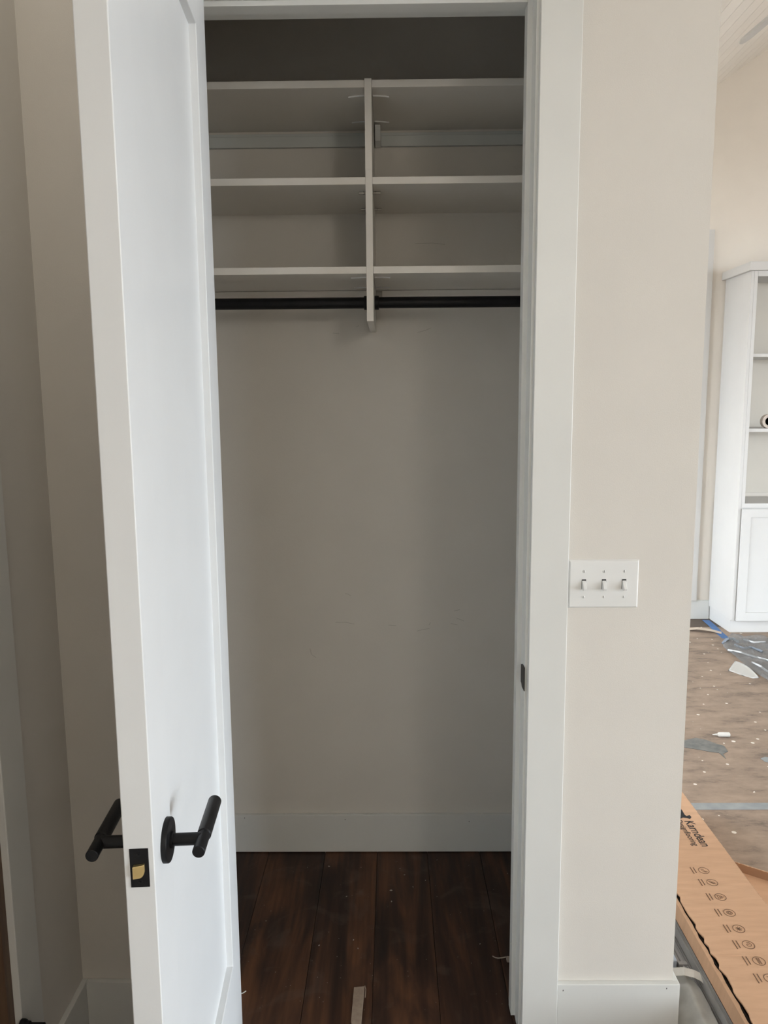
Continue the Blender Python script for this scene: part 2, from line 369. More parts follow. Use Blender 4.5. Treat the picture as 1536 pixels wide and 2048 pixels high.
# ------------------------------------------------------------------ the open door
DA = 0.0651; DW = 0.7257; DT = 0.042
door = thing('door_1', 'white single-panel door standing open with black lever handles', 'door', (-0.3845, -0.0136, 0.0), local=True, rotz=-(math.pi/2-DA))
door['kind'] = 'structure'
ST, RB, RT, DZ0, DZ1 = 0.105, 0.28, 2.312, 0.012, 2.4285
bm = bmesh.new()
def ring(y):
    o = [bm.verts.new((x, y, z)) for x, z in ((0, DZ0), (DW, DZ0), (DW, DZ1), (0, DZ1))]
    i = [bm.verts.new((x, y, z)) for x, z in ((ST, RB), (DW-ST, RB), (DW-ST, RT), (ST, RT))]
    return o, i
(o1, i1), (o2, i2) = ring(0.0), ring(-DT)
for k in range(4):
    n = (k+1) % 4
    bm.faces.new((o1[k], o1[n], i1[n], i1[k])); bm.faces.new((o2[k], i2[k], i2[n], o2[n]))
    bm.faces.new((o1[k], o2[k], o2[n], o1[n])); bm.faces.new((i1[k], i1[n], i2[n], i2[k]))
bmesh.ops.recalc_face_normals(bm, faces=bm.faces); sharp_bevel(bm, 0.0015, 2)
link('door_frame', bm, DOORP, door)
box('door_panel', ST-0.004, DW-ST+0.004, -DT+0.015, -0.015, RB-0.004, RT+0.004, DOORP, door)
HZ = 0.932; HX = DW-0.068
for s in (1, -1):
    y0 = 0.0 if s > 0 else -DT
    h = lathed('handle_rosette', [(0.0325, 0), (0.0325, 0.0065), (0.0315, 0.008), (0.0305, 0.0082)], (0, s, 0), (HX, y0, HZ), BLACK, door, 56)
    lathed('collar', [(0.0125, 0.008), (0.0125, 0.0115), (0.0115, 0.012)], (0, s, 0), (HX, y0, HZ), BLACK, h)
    lathed('stem', [(0.0092, 0.011), (0.0092, 0.0555)], (0, s, 0), (HX, y0, HZ), BLACK, h)
    lv = lathed('lever', [(0.0082, 0.036), (0.0092, 0.035), (0.0092, -0.01), (0.0092, -0.012)], (1, 0, 0), (HX, y0+s*0.055, HZ), BLACK, h)
    lathed('grip', [(0.0090, -0.0085), (0.0107, -0.010), (0.0107, -0.108), (0.0098, -0.1095)], (1, 0, 0), (HX, y0+s*0.055, HZ), BLACK, h)
lp = box('latch_plate', DW-0.001, DW+0.0012, -0.0335, -0.0075, HZ-0.029, HZ+0.029, BLACK, door, bev=0.0004)
# spring latch bolt: half-round brass tongue
sh = [(-0.0285, 0.0085), (-0.0130, 0.0098), (-0.0128, 0.003)] + [(-0.0205+0.0077*math.cos(t), 0.001-0.0105*math.sin(t)) for t in [math.pi/2*k/8 for k in range(1, 9)]] + [(-0.0285, -0.0095)]
bm = bmesh.new(); a = [bm.verts.new((DW+0.001, y, z)) for y, z in sh]; b = [bm.verts.new((DW+0.0085-0.18*(y+0.0285), y, z)) for y, z in sh]
bm.faces.new(a); bm.faces.new(b)
for k in range(len(sh)): bm.faces.new((a[k], a[(k+1) % len(sh)], b[(k+1) % len(sh)], b[k]))
bmesh.ops.recalc_face_normals(bm, faces=bm.faces); sharp_bevel(bm, 0.0007, 2)
bmesh.ops.translate(bm, verts=bm.verts, vec=(0, 0, HZ-0.003))
link('latch_bolt', bm, BRASS, lp)['label'] = 'brass latch bolt'
for dz in (0.0205, -0.0205):
    lathed('screw', [(0.0032, 0), (0.0030, 0.0006), (0.0012, 0.0002)], (1, 0, 0), (DW+0.001, -0.0205, HZ+dz), BLACK, lp, 16)
for hz in (0.25, 0.95, 1.6, 2.2):
    lathed('hinge', [(0.0055, -0.045), (0.0055, 0.045)], (0, 0, 1), (-0.008, -DT-0.006, hz), BLACK, door, 16)

# ------------------------------------------------------------------ closet shelving
YS = 0.4656; XD = -0.0586; CL, CR = XL, XW-0.114
org = thing('closet_organizer', 'white melamine closet shelves split by an upright divider', 'shelving', (XD, YB, 1.80))
box('divider', XD-0.0095, XD+0.0095, YS-0.001, YB-0.0005, 1.8026, 2.4385, MELA, org, bev=0.0006)
box('side_panel', CL+0.0005, CL+0.019, YS, YB-0.0005, 1.8026, 2.4385, MELA, org, bev=0.0006)
box('side_panel', CR-0.019, CR-0.0005, YS, YB-0.0005, 1.8026, 2.4385, MELA, org, bev=0.0006)
for zt in (2.4347, 2.1866, 1.9507):
    for x0, x1 in ((CL+0.019, XD-0.0095), (XD+0.0095, CR-0.019)):
        sh = box('shelf', x0+0.0004, x1-0.0004, YS, YB-0.001, zt-0.019, zt, MELA, org, bev=0.0006)
        side = -1 if x0 < XD-0.05 else 1
        if zt < 2.3 and zt > 2.0:      # loose shelf on metal pins
            for yy in (0.536, 0.722):
                lathed('shelf_pin', [(0.0028, 0.0), (0.0028, 0.006), (0.0050, 0.0065), (0.0050, 0.008), (0.0030, 0.009), (0.0030, 0.021), (0.0022, 0.022)], (side, 0, 0), (XD+side*0.0095, yy, zt-0.019-0.0045), STEEL, sh, 14)
        else:                          # fixed shelf: thin curved pale ridges beside the divider
            for yy in (0.518, 0.711):
                pts = [(XD+side*(0.012+0.044*t), yy+0.009*t*t, zt-0.0192) for t in [k/8 for k in range(9)]]
                link('pale_arc', ribbon(pts, 0.0012, (0, 0, -1), 0.0036), PLAST, sh)
# hanging rail and its cover at the divider
for x0, x1 in ((CL+0.02, XD-0.0105), (XD+0.030, CR-0.02)):
    r = box('hanging_rail', x0, x1, YB-0.012, YB-0.0008, 2.366, 2.398, RAILM, org, bev=0.001)
    box('rail_lip', x0, x1, YB-0.004, YB-0.0008, 2.4005, 2.4085, RAILM, r, bev=0.0005)
    box('back_cleat', x0, x1, YB-0.016, YB-0.0008, 1.912, 1.9308, MELA, org, bev=0.001)
pr = [(YB-0.001, 2.4135), (0.734, 2.4135), (0.734, 2.402), (0.752, 2.372), (YB-0.014, 2.364), (YB-0.001, 2.364)]
bm = bmesh.new(); a = [bm.verts.new((XD+0.0125, y, z)) for y, z in pr]; b = [bm.verts.new((XD+0.0295, y, z)) for y, z in pr]
bm.faces.new(a); bm.faces.new(b)
for k in range(6): bm.faces.new((a[k], a[(k+1) % 6], b[(k+1) % 6], b[k]))
bmesh.ops.recalc_face_normals(bm, faces=bm.faces); sharp_bevel(bm, 0.0012)
link('rail_cover', bm, PLAST, org)
# clothes rods
RY, RZ = 0.615, 1.8715
for x0, x1, lab in ((CL+0.0195, XD-0.010, 'black clothes rod under the shelves, on the door hinge side of the divider'), (XD+0.010, CR-0.0195, 'black clothes rod under the shelves, on the strike plate side of the divider')):
    rod = thing('clothes_rod', lab, 'rod', ((x0+x1)/2, RY, RZ), 'closet clothes rods')
    lathed('tube', [(0.0163, 0.0), (0.0163, x1-x0-0.004)], (1, 0, 0), (x0+0.002, RY, RZ), BLACK, rod)
    for xx, s in ((x0, 1), (x1, -1)):
        lathed('rod_cup', [(0.0205, 0.0), (0.0205, 0.011), (0.0195, 0.012), (0.0168, 0.012)], (s, 0, 0), (xx, RY, RZ), BLACK, rod)

# ------------------------------------------------------------------ light switch
SX, SZ = 0.4845, 1.1587
sw = thing('light_switch', 'white triple toggle light switch plate on the wall by the casing', 'light switch', (SX, 0.0, SZ))
bm = bbox(SX-0.081, SX+0.081, -0.0062, 0.0, SZ-0.0572, SZ+0.0572)
for v in bm.verts:
    if v.co.y < -0.001: v.co.x += -0.004 if v.co.x > SX else 0.004; v.co.z += -0.004 if v.co.z > SZ else 0.004
sharp_bevel(bm, 0.0012, 3)
pl = link('switch_plate', bm, PLAST, sw)
for i in (-1, 0, 1):
    cx = SX + i*0.046
    box('slot_frame', cx-0.0058, cx+0.0058, -0.0068, -0.0058, SZ-0.0125, SZ+0.0125, PLAST, pl, bev=0.0003)
    box('slot', cx-0.0050, cx+0.0050, -0.00695, -0.006, SZ-0.0115, SZ+0.0115, DARK, pl)
    bm = bmesh.new()
    vs = [bm.verts.new(p) for p in ((cx-0.0044, -0.0065, SZ+0.009), (cx+0.0044, -0.0065, SZ+0.009), (cx+0.0044, -0.0065, SZ-0.011), (cx-0.0044, -0.0065, SZ-0.011),
          (cx-0.0036, -0.0105, SZ+0.006), (cx+0.0036, -0.0105, SZ+0.006), (cx+0.0036, -0.0215, SZ-0.0075), (cx-0.0036, -0.0215, SZ-0.0075), (cx-0.0036, -0.020, SZ-0.0130), (cx+0.0036, -0.020, SZ-0.0130))]
    for f in ((0, 1, 5, 4), (4, 5, 6, 7), (7, 6, 9, 8), (8, 9, 2, 3), (0, 3, 2, 1), (0, 4, 7, 8, 3), (1, 2, 9, 6, 5)): bm.faces.new([vs[k] for k in f])
    bmesh.ops.recalc_face_normals(bm, faces=bm.faces); sharp_bevel(bm, 0.0006, 2)
    link('toggle', bm, PLAST, sw)
    for dz in (0.030, -0.030):
        s = lathed('screw', [(0.0033, 0.0), (0.0031, 0.0007), (0.0020, 0.0012)], (0, -1, 0), (cx, -0.0061, SZ+dz), PLAST, pl, 16)
        box('screw_slot', cx-0.0004, cx+0.0004, -0.0076, -0.0070, SZ+dz-0.0027, SZ+dz+0.0027, DARK, pl)

# ------------------------------------------------------------------ living room: bookcase
BX, BY, BR = 2.295, 3.321, 4.3
bk = thing('bookcase', 'tall white built-in bookcase with cabinet doors below', 'bookcase', (BX+1, BY+0.2, 0.0))
box('toe_kick', BX+0.012, BR, BY+0.05, YF-0.002, 0.0, 0.097, CABW, bk, bev=0.002)
box('side_panel', BX, BX+0.019, BY, YF-0.0165, 0.098, 2.392, CABW, bk, bev=0.001)
box('face_stile', BX+0.0195, BX+0.042, BY, BY+0.02, 0.885, 2.392, CABW, bk, bev=0.001)
box('face_rail', BX+0.0425, BR, BY, BY+0.02, 2.358, 2.392, CABW, bk, bev=0.001)
box('back_panel', BX+0.02, BR, YF-0.016, YF-0.003, 0.925, 2.392, CABB, bk)
box('top_panel', BX+0.02, BR, BY+0.021, YF-0.017, 2.372, 2.391, CABW, bk)
box('crown', BX-0.022, BR, BY-0.022, YF-0.002, 2.393, 2.446, CABW, bk, bev=0.002)
box('counter', BX+0.0195, BR, BY-0.004, YF-0.017, 0.872, 0.90, CABW, bk, bev=0.001)
box('carcass', BX+0.0195, BR, BY+0.004, YF-0.017, 0.098, 0.8715, CABW, bk)
for zt in (1.876, 1.392):
    box('shelf', BX+0.02, BR, BY+0.021, YF-0.017, zt-0.022, zt, CABW, bk, bev=0.001)
dx = BX+0.024
for i in range(4):
    x0 = dx + i*0.46
    d = bbox(x0, x0+0.456, BY-0.018, BY+0.002, 0.10, 0.864, bev=0.0015)
    dd = link('cabinet_door', bbox(x0+0.058, x0+0.398, BY-0.010, BY+0.001, 0.158, 0.806), CABW, bk)
    fr = bmesh.new()
    d.free()
    o_ = [(x0, 0.10), (x0+0.456, 0.10), (x0+0.456, 0.864), (x0, 0.864)]; i_ = [(x0+0.057, 0.157), (x0+0.399, 0.157), (x0+0.399, 0.807), (x0+0.057, 0.807)]
    R = []
    for y in (BY-0.018, BY+0.002):
        R.append(([fr.verts.new((a, y, b)) for a, b in o_], [fr.verts.new((a, y, b)) for a, b in i_]))
    for k in range(4):
        n = (k+1) % 4
        fr.faces.new((R[0][0][k], R[0][0][n], R[0][1][n], R[0][1][k])); fr.faces.new((R[1][0][k], R[1][1][k], R[1][1][n], R[1][0][n]))
        fr.faces.new((R[0][0][k], R[1][0][k], R[1][0][n], R[0][0][n])); fr.faces.new((R[0][1][k], R[0][1][n], R[1][1][n], R[1][1][k]))
    bmesh.ops.recalc_face_normals(fr, faces=fr.faces); sharp_bevel(fr, 0.0012, 1)
    link('door_frame', fr, CABW, dd)
tr = thing('tape_roll', 'small roll of tape standing on the bookcase shelf', 'tape roll', (2.50, BY+0.09, 1.392))
lathed('tape', [(0.028, 0.0), (0.046, 0.0), (0.046, 0.036), (0.028, 0.036), (0.028, 0.0)], (0, 1, 0), (2.50, BY+0.07, 1.392+0.046), mat('tape_beige', (0.55, 0.47, 0.40), 0.5), tr)
lathed('core', [(0.020, 0.004), (0.0275, 0.004), (0.0275, 0.032), (0.020, 0.032), (0.020, 0.004)], (0, 1, 0), (2.50, BY+0.07, 1.392+0.046), mat('tape_core', (0.30, 0.14, 0.12), 0.7), tr)

# ceiling fan: rounded blade tip reaches into view, motor further right
fz = 2.97
t0 = on_z(1488, 89, fz); t1 = on_z(1536, 49, fz); dr = (t1-t0); dr.z = 0; dr.normalize(); nr = Vector((dr.y, -dr.x, 0))
if nr.y < 0: nr = -nr
hub = t0 + dr*0.62
fan = thing('ceiling_fan', 'white ceiling fan blade below the sloped board ceiling', 'ceiling fan', (hub.x, hub.y, fz))
lathed('motor', [(0.05, 0.0), (0.085, 0.02), (0.09, 0.08), (0.06, 0.11), (0.02, 0.115)], (0, 0, 1), (hub.x, hub.y, fz-0.03), CABW, fan)
lathed('rod', [(0.012, 0.0), (0.012, ceil_z(hub.x)-fz-0.085)], (0, 0, 1), (hub.x, hub.y, fz+0.084), CABW, fan, 16)
for k in range(3):
    a = k*2*math.pi/3; c, s = math.cos(a), math.sin(a)
    R2 = lambda v: Vector((v.x*c-v.y*s, v.x*s+v.y*c, 0))
    ax, sd = R2(-dr), R2(nr)
    outl = []
    L_, Wd = 0.62, 0.015
    for j in range(9): th = -math.pi/2 + math.pi*j/8; outl.append((L_-0.05+0.05*math.cos(th), Wd*math.sin(th)))
    outl += [(0.09, 0.015), (0.09, -0.015)]
    pts = [Vector((hub.x, hub.y, 0)) + ax*u + sd*(w-0.015) for u, w in outl]
    link('blade', prism([(p.x, p.y) for p in pts], fz, fz+0.009), CABW, fan)

# ------------------------------------------------------------------ living room floor
def sheet(name, x0, x1, y0, y1, z, th, m, nx=24, ny=24, amp=0.0):
    return bbox(x0, x1, y0, y1, z, z+th)
tag(link('floor_paper', sheet('p', 0.735, 5.0, -1.5, 1.085, 0.0, 0.0012, RAM), RAM), 'brown floor protection paper beside the cardboard box', 'floor paper')
tag(link('floor_paper', sheet('p', 0.735, 5.0, 1.090, 3.50, 0.0, 0.0012, RAM), RAM), 'paint-speckled brown floor protection paper in front of the bookcase', 'floor paper')
tag(link('bounce_cloth', bbox(-0.25, 0.72, -4.4, -1.25, 0.0005, 0.0025), mat('canvas', (0.62, 0.58, 0.50), 0.9, scale=30)), 'pale canvas bounce cloth added unseen on the hall floor', 'bounce cloth')  # added behind the camera to bounce light into the closet
tag(link('tape_strip', sheet('p', 0.95, 3.0, 1.062, 1.112, 0.0014, 0.0006, TAPEG, 30, 3, 0.0), TAPEG), 'grey tape strip over the seam of the floor paper', 'tape')
bt = ribbon([on_z(1411, 1240, 0.002), on_z(1424, 1251, 0.002), on_z(1437, 1264, 0.002), on_z(1452, 1277, 0.002)], 0.05, (0, 0, 1), 0.0006)
tag(link('painters_tape', bt, BLUE), 'blue painter\'s tape on the floor beside the bookcase', 'tape')
# crumpled clear plastic in front of the bookcase
bnd = [(1446, 1292), (1454, 1300), (1466, 1308), (1500, 1338), (1545, 1366), (1640, 1405)]
far = [(1452, 1280), (1470, 1274), (1480, 1275), (1500, 1276), (1560, 1280), (1760, 1288)]
bm = bmesh.new(); rows = []
def lerp_poly(P, t):
    s = t*(len(P)-1); i = min(int(s), len(P)-2); f = s-i
    return P[i][0]+(P[i+1][0]-P[i][0])*f, P[i][1]+(P[i+1][1]-P[i][1])*f
NU, NV = 46, 26
from mathutils import noise
for j in range(NV+1):
    row = []
    for i in range(NU+1):
        a = lerp_poly(bnd, i/NU); b = lerp_poly(far, i/NU); t = j/NV
        p = on_z(a[0]+(b[0]-a[0])*t, a[1]+(b[1]-a[1])*t, 0.004)
        n = noise.noise(Vector((p.x*9, p.y*6, 1.3))); n2 = noise.noise(Vector((p.x*25, p.y*14, 4.0)))
        p.z = 0.0045 + 0.045*abs(n) + 0.016*abs(n2)
        if j == 0: p.z = 0.003
        row.append(bm.verts.new(p))
    rows.append(row)
for j in range(NV):
    for i in range(NU): bm.faces.new((rows[j][i], rows[j][i+1], rows[j+1][i+1], rows[j+1][i]))
bmesh.ops.solidify(bm, geom=bm.faces[:], thickness=0.0006)
psheet = tag(link('plastic_sheet', bm, FILM, smooth=True), 'crumpled grey plastic sheet on the floor in front of the bookcase', 'plastic sheet')
FOLD_HI = mat('fold_highlight', (0.72, 0.73, 0.74), 0.25); FOLDB = mat('blue_grey_fold', (0.26, 0.30, 0.36), 0.35)  # wrinkle highlights painted as pale tubes, other folds blue-grey
for k, pts in enumerate([[(1456, 1300), (1478, 1304), (1500, 1311), (1540, 1322)], [(1446, 1286), (1452, 1279), (1466, 1277), (1476, 1284)], [(1488, 1279), (1508, 1285), (1530, 1284)], [(1470, 1290), (1486, 1297), (1502, 1295), (1524, 1303)], [(1504, 1325), (1520, 1332), (1545, 1350)]]):
    link('fold', tube([on_z(u, v, 0.012 + 0.006*math.sin(2.0*q)) for q, (u, v) in enumerate(pts)], 0.009 if k % 2 else 0.007, 6), FOLDB if k % 2 else FOLD_HI, psheet, smooth=True)
# strip of paper pointing at the blue tape
bm = ribbon([on_z(1372, 1259, 0.004), on_z(1395, 1256.5, 0.02), on_z(1420, 1260, 0.016), on_z(1443, 1266, 0.004)], 0.05, (0, 0, 1), 0.001)
tag(link('paper_strip', bm, mat('beige_paper', (0.60, 0.50, 0.40), 0.7)), 'beige paper strip curling off the floor near the blue tape', 'paper strip')
# lifted flap of the floor paper, sunlight painted as near-white colour
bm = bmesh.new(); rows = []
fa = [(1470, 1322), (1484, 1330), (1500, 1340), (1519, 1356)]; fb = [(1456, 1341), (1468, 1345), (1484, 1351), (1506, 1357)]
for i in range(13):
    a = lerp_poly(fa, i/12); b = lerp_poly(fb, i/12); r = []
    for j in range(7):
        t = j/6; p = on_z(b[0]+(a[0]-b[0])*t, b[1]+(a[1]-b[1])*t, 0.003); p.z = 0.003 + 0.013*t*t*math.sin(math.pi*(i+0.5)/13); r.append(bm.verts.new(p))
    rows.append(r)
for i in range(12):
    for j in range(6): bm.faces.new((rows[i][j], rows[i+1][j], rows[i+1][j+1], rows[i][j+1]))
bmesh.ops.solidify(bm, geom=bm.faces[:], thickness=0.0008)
tag(link('sunlit_flap', bm, mat('sunlit_paper', (0.93, 0.91, 0.86), 0.35), smooth=True), 'lifted paper flap with painted sunlight beside the plastic sheet', 'paper')
# grey torn scraps
def blob(name, pts, z, th, m, label, cat):
    P = [on_z(u, v, z) for u, v in pts]
    return tag(link(name, prism([(p.x, p.y) for p in P], z, z+th), m), label, cat)
blob('plastic_scrap', [(1362, 1482), (1392, 1476), (1412, 1480), (1430, 1487), (1448, 1492), (1456, 1503), (1446, 1508), (1452, 1518), (1438, 1506), (1420, 1504), (1400, 1500), (1362, 1494)], 0.002, 0.0012, mat('grey_film', (0.13, 0.135, 0.13), 0.6, c2=(0.21, 0.205, 0.19), scale=30), 'torn grey patch on the speckled floor paper', 'scrap')
blob('plastic_scrap', [(1521, 1517), (1530, 1514), (1545, 1516), (1545, 1526), (1530, 1524)], 0.002, 0.0012, TAPEG, 'small oval grey scrap on the floor paper', 'scrap')
# glue bottle
p0 = on_z(1459, 1470, 0.010); p1 = on_z(1425, 1470, 0.010); ax = (p1-p0); ax.z = 0; Lb = ax.length; ax.normalize()
gb = thing('glue_bottle', 'small white squeeze bottle lying on the floor paper', 'bottle', (p0.x, p0.y, 0.0))
lathed('bottle_body', [(0.009, 0.0), (0.0108, 0.002), (0.0108, Lb*0.62), (0.008, Lb*0.68)], ax, (p0.x, p0.y, 0.0122), PAPERW, gb, 20)
lathed('nozzle', [(0.005, Lb*0.68), (0.0045, Lb*0.78), (0.0015, Lb)], ax, (p0.x, p0.y, 0.0122), PAPERW, gb, 14)

# ------------------------------------------------------------------ cardboard box with print
BZ = 0.12; C0, C1 = 0.842, 1.0815; YA, YE = -0.45, 1.06
cbx = thing('cardboard_box', 'long flat brown cardboard flooring box with printed brand and icons', 'cardboard box', (0.96, 0.3, 0.0012))
# top panel with a wavy torn left edge
left = []; y = YA
random.seed(11)
while y < YE:
    left.append((C0 + random.uniform(-0.0045, 0.0035), y)); y += random.uniform(0.012, 0.03)
outl = left + [(C0, YE), (C1, YE), (C1, YA)]
tp = link('top_panel', prism(outl, BZ-0.004, BZ), CARD, cbx)
box('right_side', C1-0.005, C1-0.001, YA+0.002, YE-0.002, 0.0014, BZ-0.0042, CARD, cbx)
box('box_end', C0+0.006, C1-0.006, YE-0.006, YE-0.002, 0.0014, BZ-0.0042, CARD, cbx)
box('box_end', C0+0.006, C1-0.006, YA+0.002, YA+0.006, 0.0014, BZ-0.0042, CARD, cbx)
# folded strip along the torn edge
bm = bmesh.new(); rows = []
for i in range(90):
    y = YA + (YE-YA)*i/89
    j = 0.004*noise.noise(Vector((y*30, 2.0, 0))) + 0.003*noise.noise(Vector((y*80, 7.0, 0)))
    a = bm.verts.new((C0-0.0065+j, y, BZ-0.004)); b = bm.verts.new((C0-0.013, y, BZ-0.008)); c = bm.verts.new((C0-0.019, y, BZ-0.046))
    rows.append((a, b, c))
for a, b in zip(rows, rows[1:]):
    bm.faces.new((a[0], b[0], b[1], a[1])); bm.faces.new((a[1], b[1], b[2], a[2]))
bmesh.ops.recalc_face_normals(bm, faces=bm.faces)
bmesh.ops.solidify(bm, geom=bm.faces[:], thickness=0.003)
link('torn_side_flap', bm, CARD, cbx)
box('left_side', C0-0.001, C0+0.003, YA+0.002, YE-0.002, 0.0014, BZ-0.012, mat('gap_shade', (0.03, 0.02, 0.014), 0.9), cbx)  # painted near black for the shade inside the torn gap
box('cut_edge', C1-0.0008, C1+0.0004, YA, YE, BZ-0.004, BZ+0.0001, CARDE, cbx)
for yc in (0.435, 0.121):
    box('crease', C0+0.01, C1-0.002, yc-0.0012, yc+0.0012, BZ-0.0005, BZ+0.0007, CARD, tp, bev=0.0004)
# print: text
def text_part(body, xh, base_x, y0, y1, m, parent):
    cu = bpy.data.curves.new('txt', 'FONT'); cu.body = body; cu.size = 1.0; cu.offset = 0.012
    to = bpy.data.objects.new('txt', cu); COL.objects.link(to)
    bpy.context.view_layer.update()
    me = bpy.data.meshes.new_from_object(to.evaluated_get(bpy.context.evaluated_depsgraph_get()))
    bpy.data.objects.remove(to)
    xa = min(v.co.x for v in me.vertices); xb = max(v.co.x for v in me.vertices)
    sx = (y0-y1)/(xb-xa); sy = xh/0.5
    for v in me.vertices:      # reading direction -Y, letter tops toward +X
        v.co = Vector((base_x + v.co.y*sy, y0-(v.co.x-xa)*sx, PZ)) - BASE[parent.name]
    me.materials.clear(); me.materials.append(m)
    o = bpy.data.objects.new('printed_text', me); COL.objects.link(o); o.parent = parent; BASE[o.name] = BASE[parent.name]
    return o
PZ = BZ + 0.0004
text_part('Karndean', 0.0225, 1.013, 0.777, 0.622, INK, tp)
text_part('Designflooring', 0.0145, 0.986, 0.782, 0.626, INK, tp)
# swooping mark above the name
P = [on_z(u, v, PZ) for u, v in [(1355, 1612), (1364, 1620), (1369, 1629), (1373, 1632), (1379, 1630), (1383, 1634), (1380, 1638), (1374, 1636), (1366, 1635), (1355, 1640), (1340, 1636), (1342, 1618)]]
link('printed_mark', prism([(p.x, p.y) for p in P], PZ-0.0002, PZ+0.0001), INK, tp)
# icons: circle, symbol, two short caption lines
ic = [(1407.5, 1741), (1424.5, 1765), (1441, 1794), (1459, 1825.5), (1477.5, 1857.5), (1497, 1889.5), (1518, 1922), (1541, 1957)]
def strokes(name, lines, w, m, par):
    bm = bmesh.new()
    for ln in lines: ribbon(ln, w, (0, 0, 1), 0.0003, bm)
    link(name, bm, m, par)
for k, (u, v) in enumerate(ic):
    c = on_z(u, v, PZ); r = 0.0155
    L0 = [[(c.x+r*math.cos(t*math.pi/14), c.y+r*math.sin(t*math.pi/14), PZ) for t in range(29)]]
    sym = {0: [[(-.5, .3), (0, .3), (.1, -.2), (.6, -.4)], [(-.5, 0), (.3, -.6)]], 1: [[(-.6, .4), (-.2, .5), (.5, -.2), (.1, -.4), (-.6, .4)], [(-.3, .2), (.5, -.5)]],
           2: [[(-.5, .5), (-.1, .5), (-.1, -.5), (-.5, -.5), (-.5, .5)], [(-.1, 0), (.7, 0)], [(.2, .4), (.2, -.4)]],
           3: [[(.5*math.cos(t*.7), .5*math.sin(t*.7)) for t in range(10)], [(-.3, 0), (0, .3), (.3, 0), (0, -.3), (-.3, 0)]],
           4: [[(-.6, 0), (.6, 0)], [(0, -.6), (0, .6)], [(-.4, -.4), (.4, .4)], [(-.4, .4), (.4, -.4)]],
           5: [[((.1+.06*t)*math.cos(t*.9), (.1+.06*t)*math.sin(t*.9)) for t in range(10)]],
           6: [[(-.2, .7), (.2, .7), (.2, -.7), (-.2, -.7), (-.2, .7)], [(0, .5), (0, -.5)]], 7: [[(-.4, .5), (.4, -.5)], [(-.4, -.5), (.4, .5)]]}[k]
    L0 += [[(c.x+a*r, c.y+b*r, PZ) for a, b in s] for s in sym]
    strokes('printed_icon', L0, 0.0017, INKB, tp)
    cap = [[(c.x-0.027, c.y+0.016, PZ), (c.x-0.027, c.y-0.012, PZ)], [(c.x-0.036, c.y+0.017, PZ), (c.x-0.036, c.y-0.016, PZ)]]
    strokes('printed_caption', cap, 0.0028, INKB, tp)
# second cardboard box beside it: panel with upright end flap
c2 = thing('cardboard_box', 'second cardboard box, plain, with an upright end flap', 'cardboard box', (1.3, 0.2, 0.0012))
fl0 = on_z(1487, 1745, 0.058); fl1 = on_z(1540, 1762, 0.058); e = (fl1-fl0); e.z = 0; e.normalize()
q0 = Vector((1.092, fl0.y-(fl0.x-1.092)*e.y/e.x, 0)); q1 = q0 + e*0.45
n_ = Vector((-e.y, e.x, 0))
link('top_panel', prism([(q0.x, q0.y), (q1.x, q1.y), (q1.x, -0.5), (1.092, -0.5)], 0.052, 0.056), CARD, c2)
box('side_wall', 1.092, 1.096, -0.5, q0.y-0.006, 0.0014, 0.0518, CARD, c2)
def obl(a, b, z0, z1): return prism([((q0+n_*a).x, (q0+n_*a).y), ((q1+n_*a).x, (q1+n_*a).y), ((q1+n_*b).x, (q1+n_*b).y), ((q0+n_*b).x, (q0+n_*b).y)], z0, z1)
link('end_flap', obl(0.0005, 0.004, 0.0014, 0.083), mat('cardboard_inner', (0.33, 0.19, 0.11), 0.85), c2)
link('flap_edge', obl(0.0003, 0.0042, 0.0831, 0.0845), CARDE, c2)

# ------------------------------------------------------------------ grey strips, plastic and scraps by the corner
gs = []
for i, (x0, x1, zt, lab) in enumerate([(0.812, 0.8385, 0.034, 'wide grey metal strip under the torn edge of the cardboard box'), (0.788, 0.8105, 0.024, 'narrow ridged grey metal strip beside the wide one'), (0.8135, 0.8235, 0.066, 'upper grey metal strip resting against the cardboard box')]):
    z0 = 0.0014 if i < 2 else 0.0342
    t = thing('metal_strip', lab, 'metal strip', ((x0+x1)/2, 0.2, z0))
    bm = bmesh.new(); w = x1-x0
    pr = [(x0, z0), (x1, z0), (x1, zt), (x1-0.002, zt), (x1-0.004, zt-0.004), (x0+w*0.6, zt-0.004), (x0+w*0.55, zt-0.001), (x0+w*0.45, zt-0.001), (x0+w*0.4, zt-0.006), (x0+0.003, zt-0.006), (x0+0.0015, zt-0.003), (x0, zt-0.003)]
    a = [bm.verts.new((x, -0.40, z)) for x, z in pr]; b = [bm.verts.new((x, 0.98 - 0.04*i, z)) for x, z in pr]
    bm.faces.new(a); bm.faces.new(b)
    for k in range(len(pr)): bm.faces.new((a[k], a[(k+1) % len(pr)], b[(k+1) % len(pr)], b[k]))
    link('strip_body', bm, GREYM, t)
    if i == 1:
        yk = on_z(1400, 1930, 0.02).y
        box('clip', x0-0.001, x1+0.001, yk-0.006, yk+0.006, zt-0.004, zt+0.003, GREYM, t, bev=0.001)
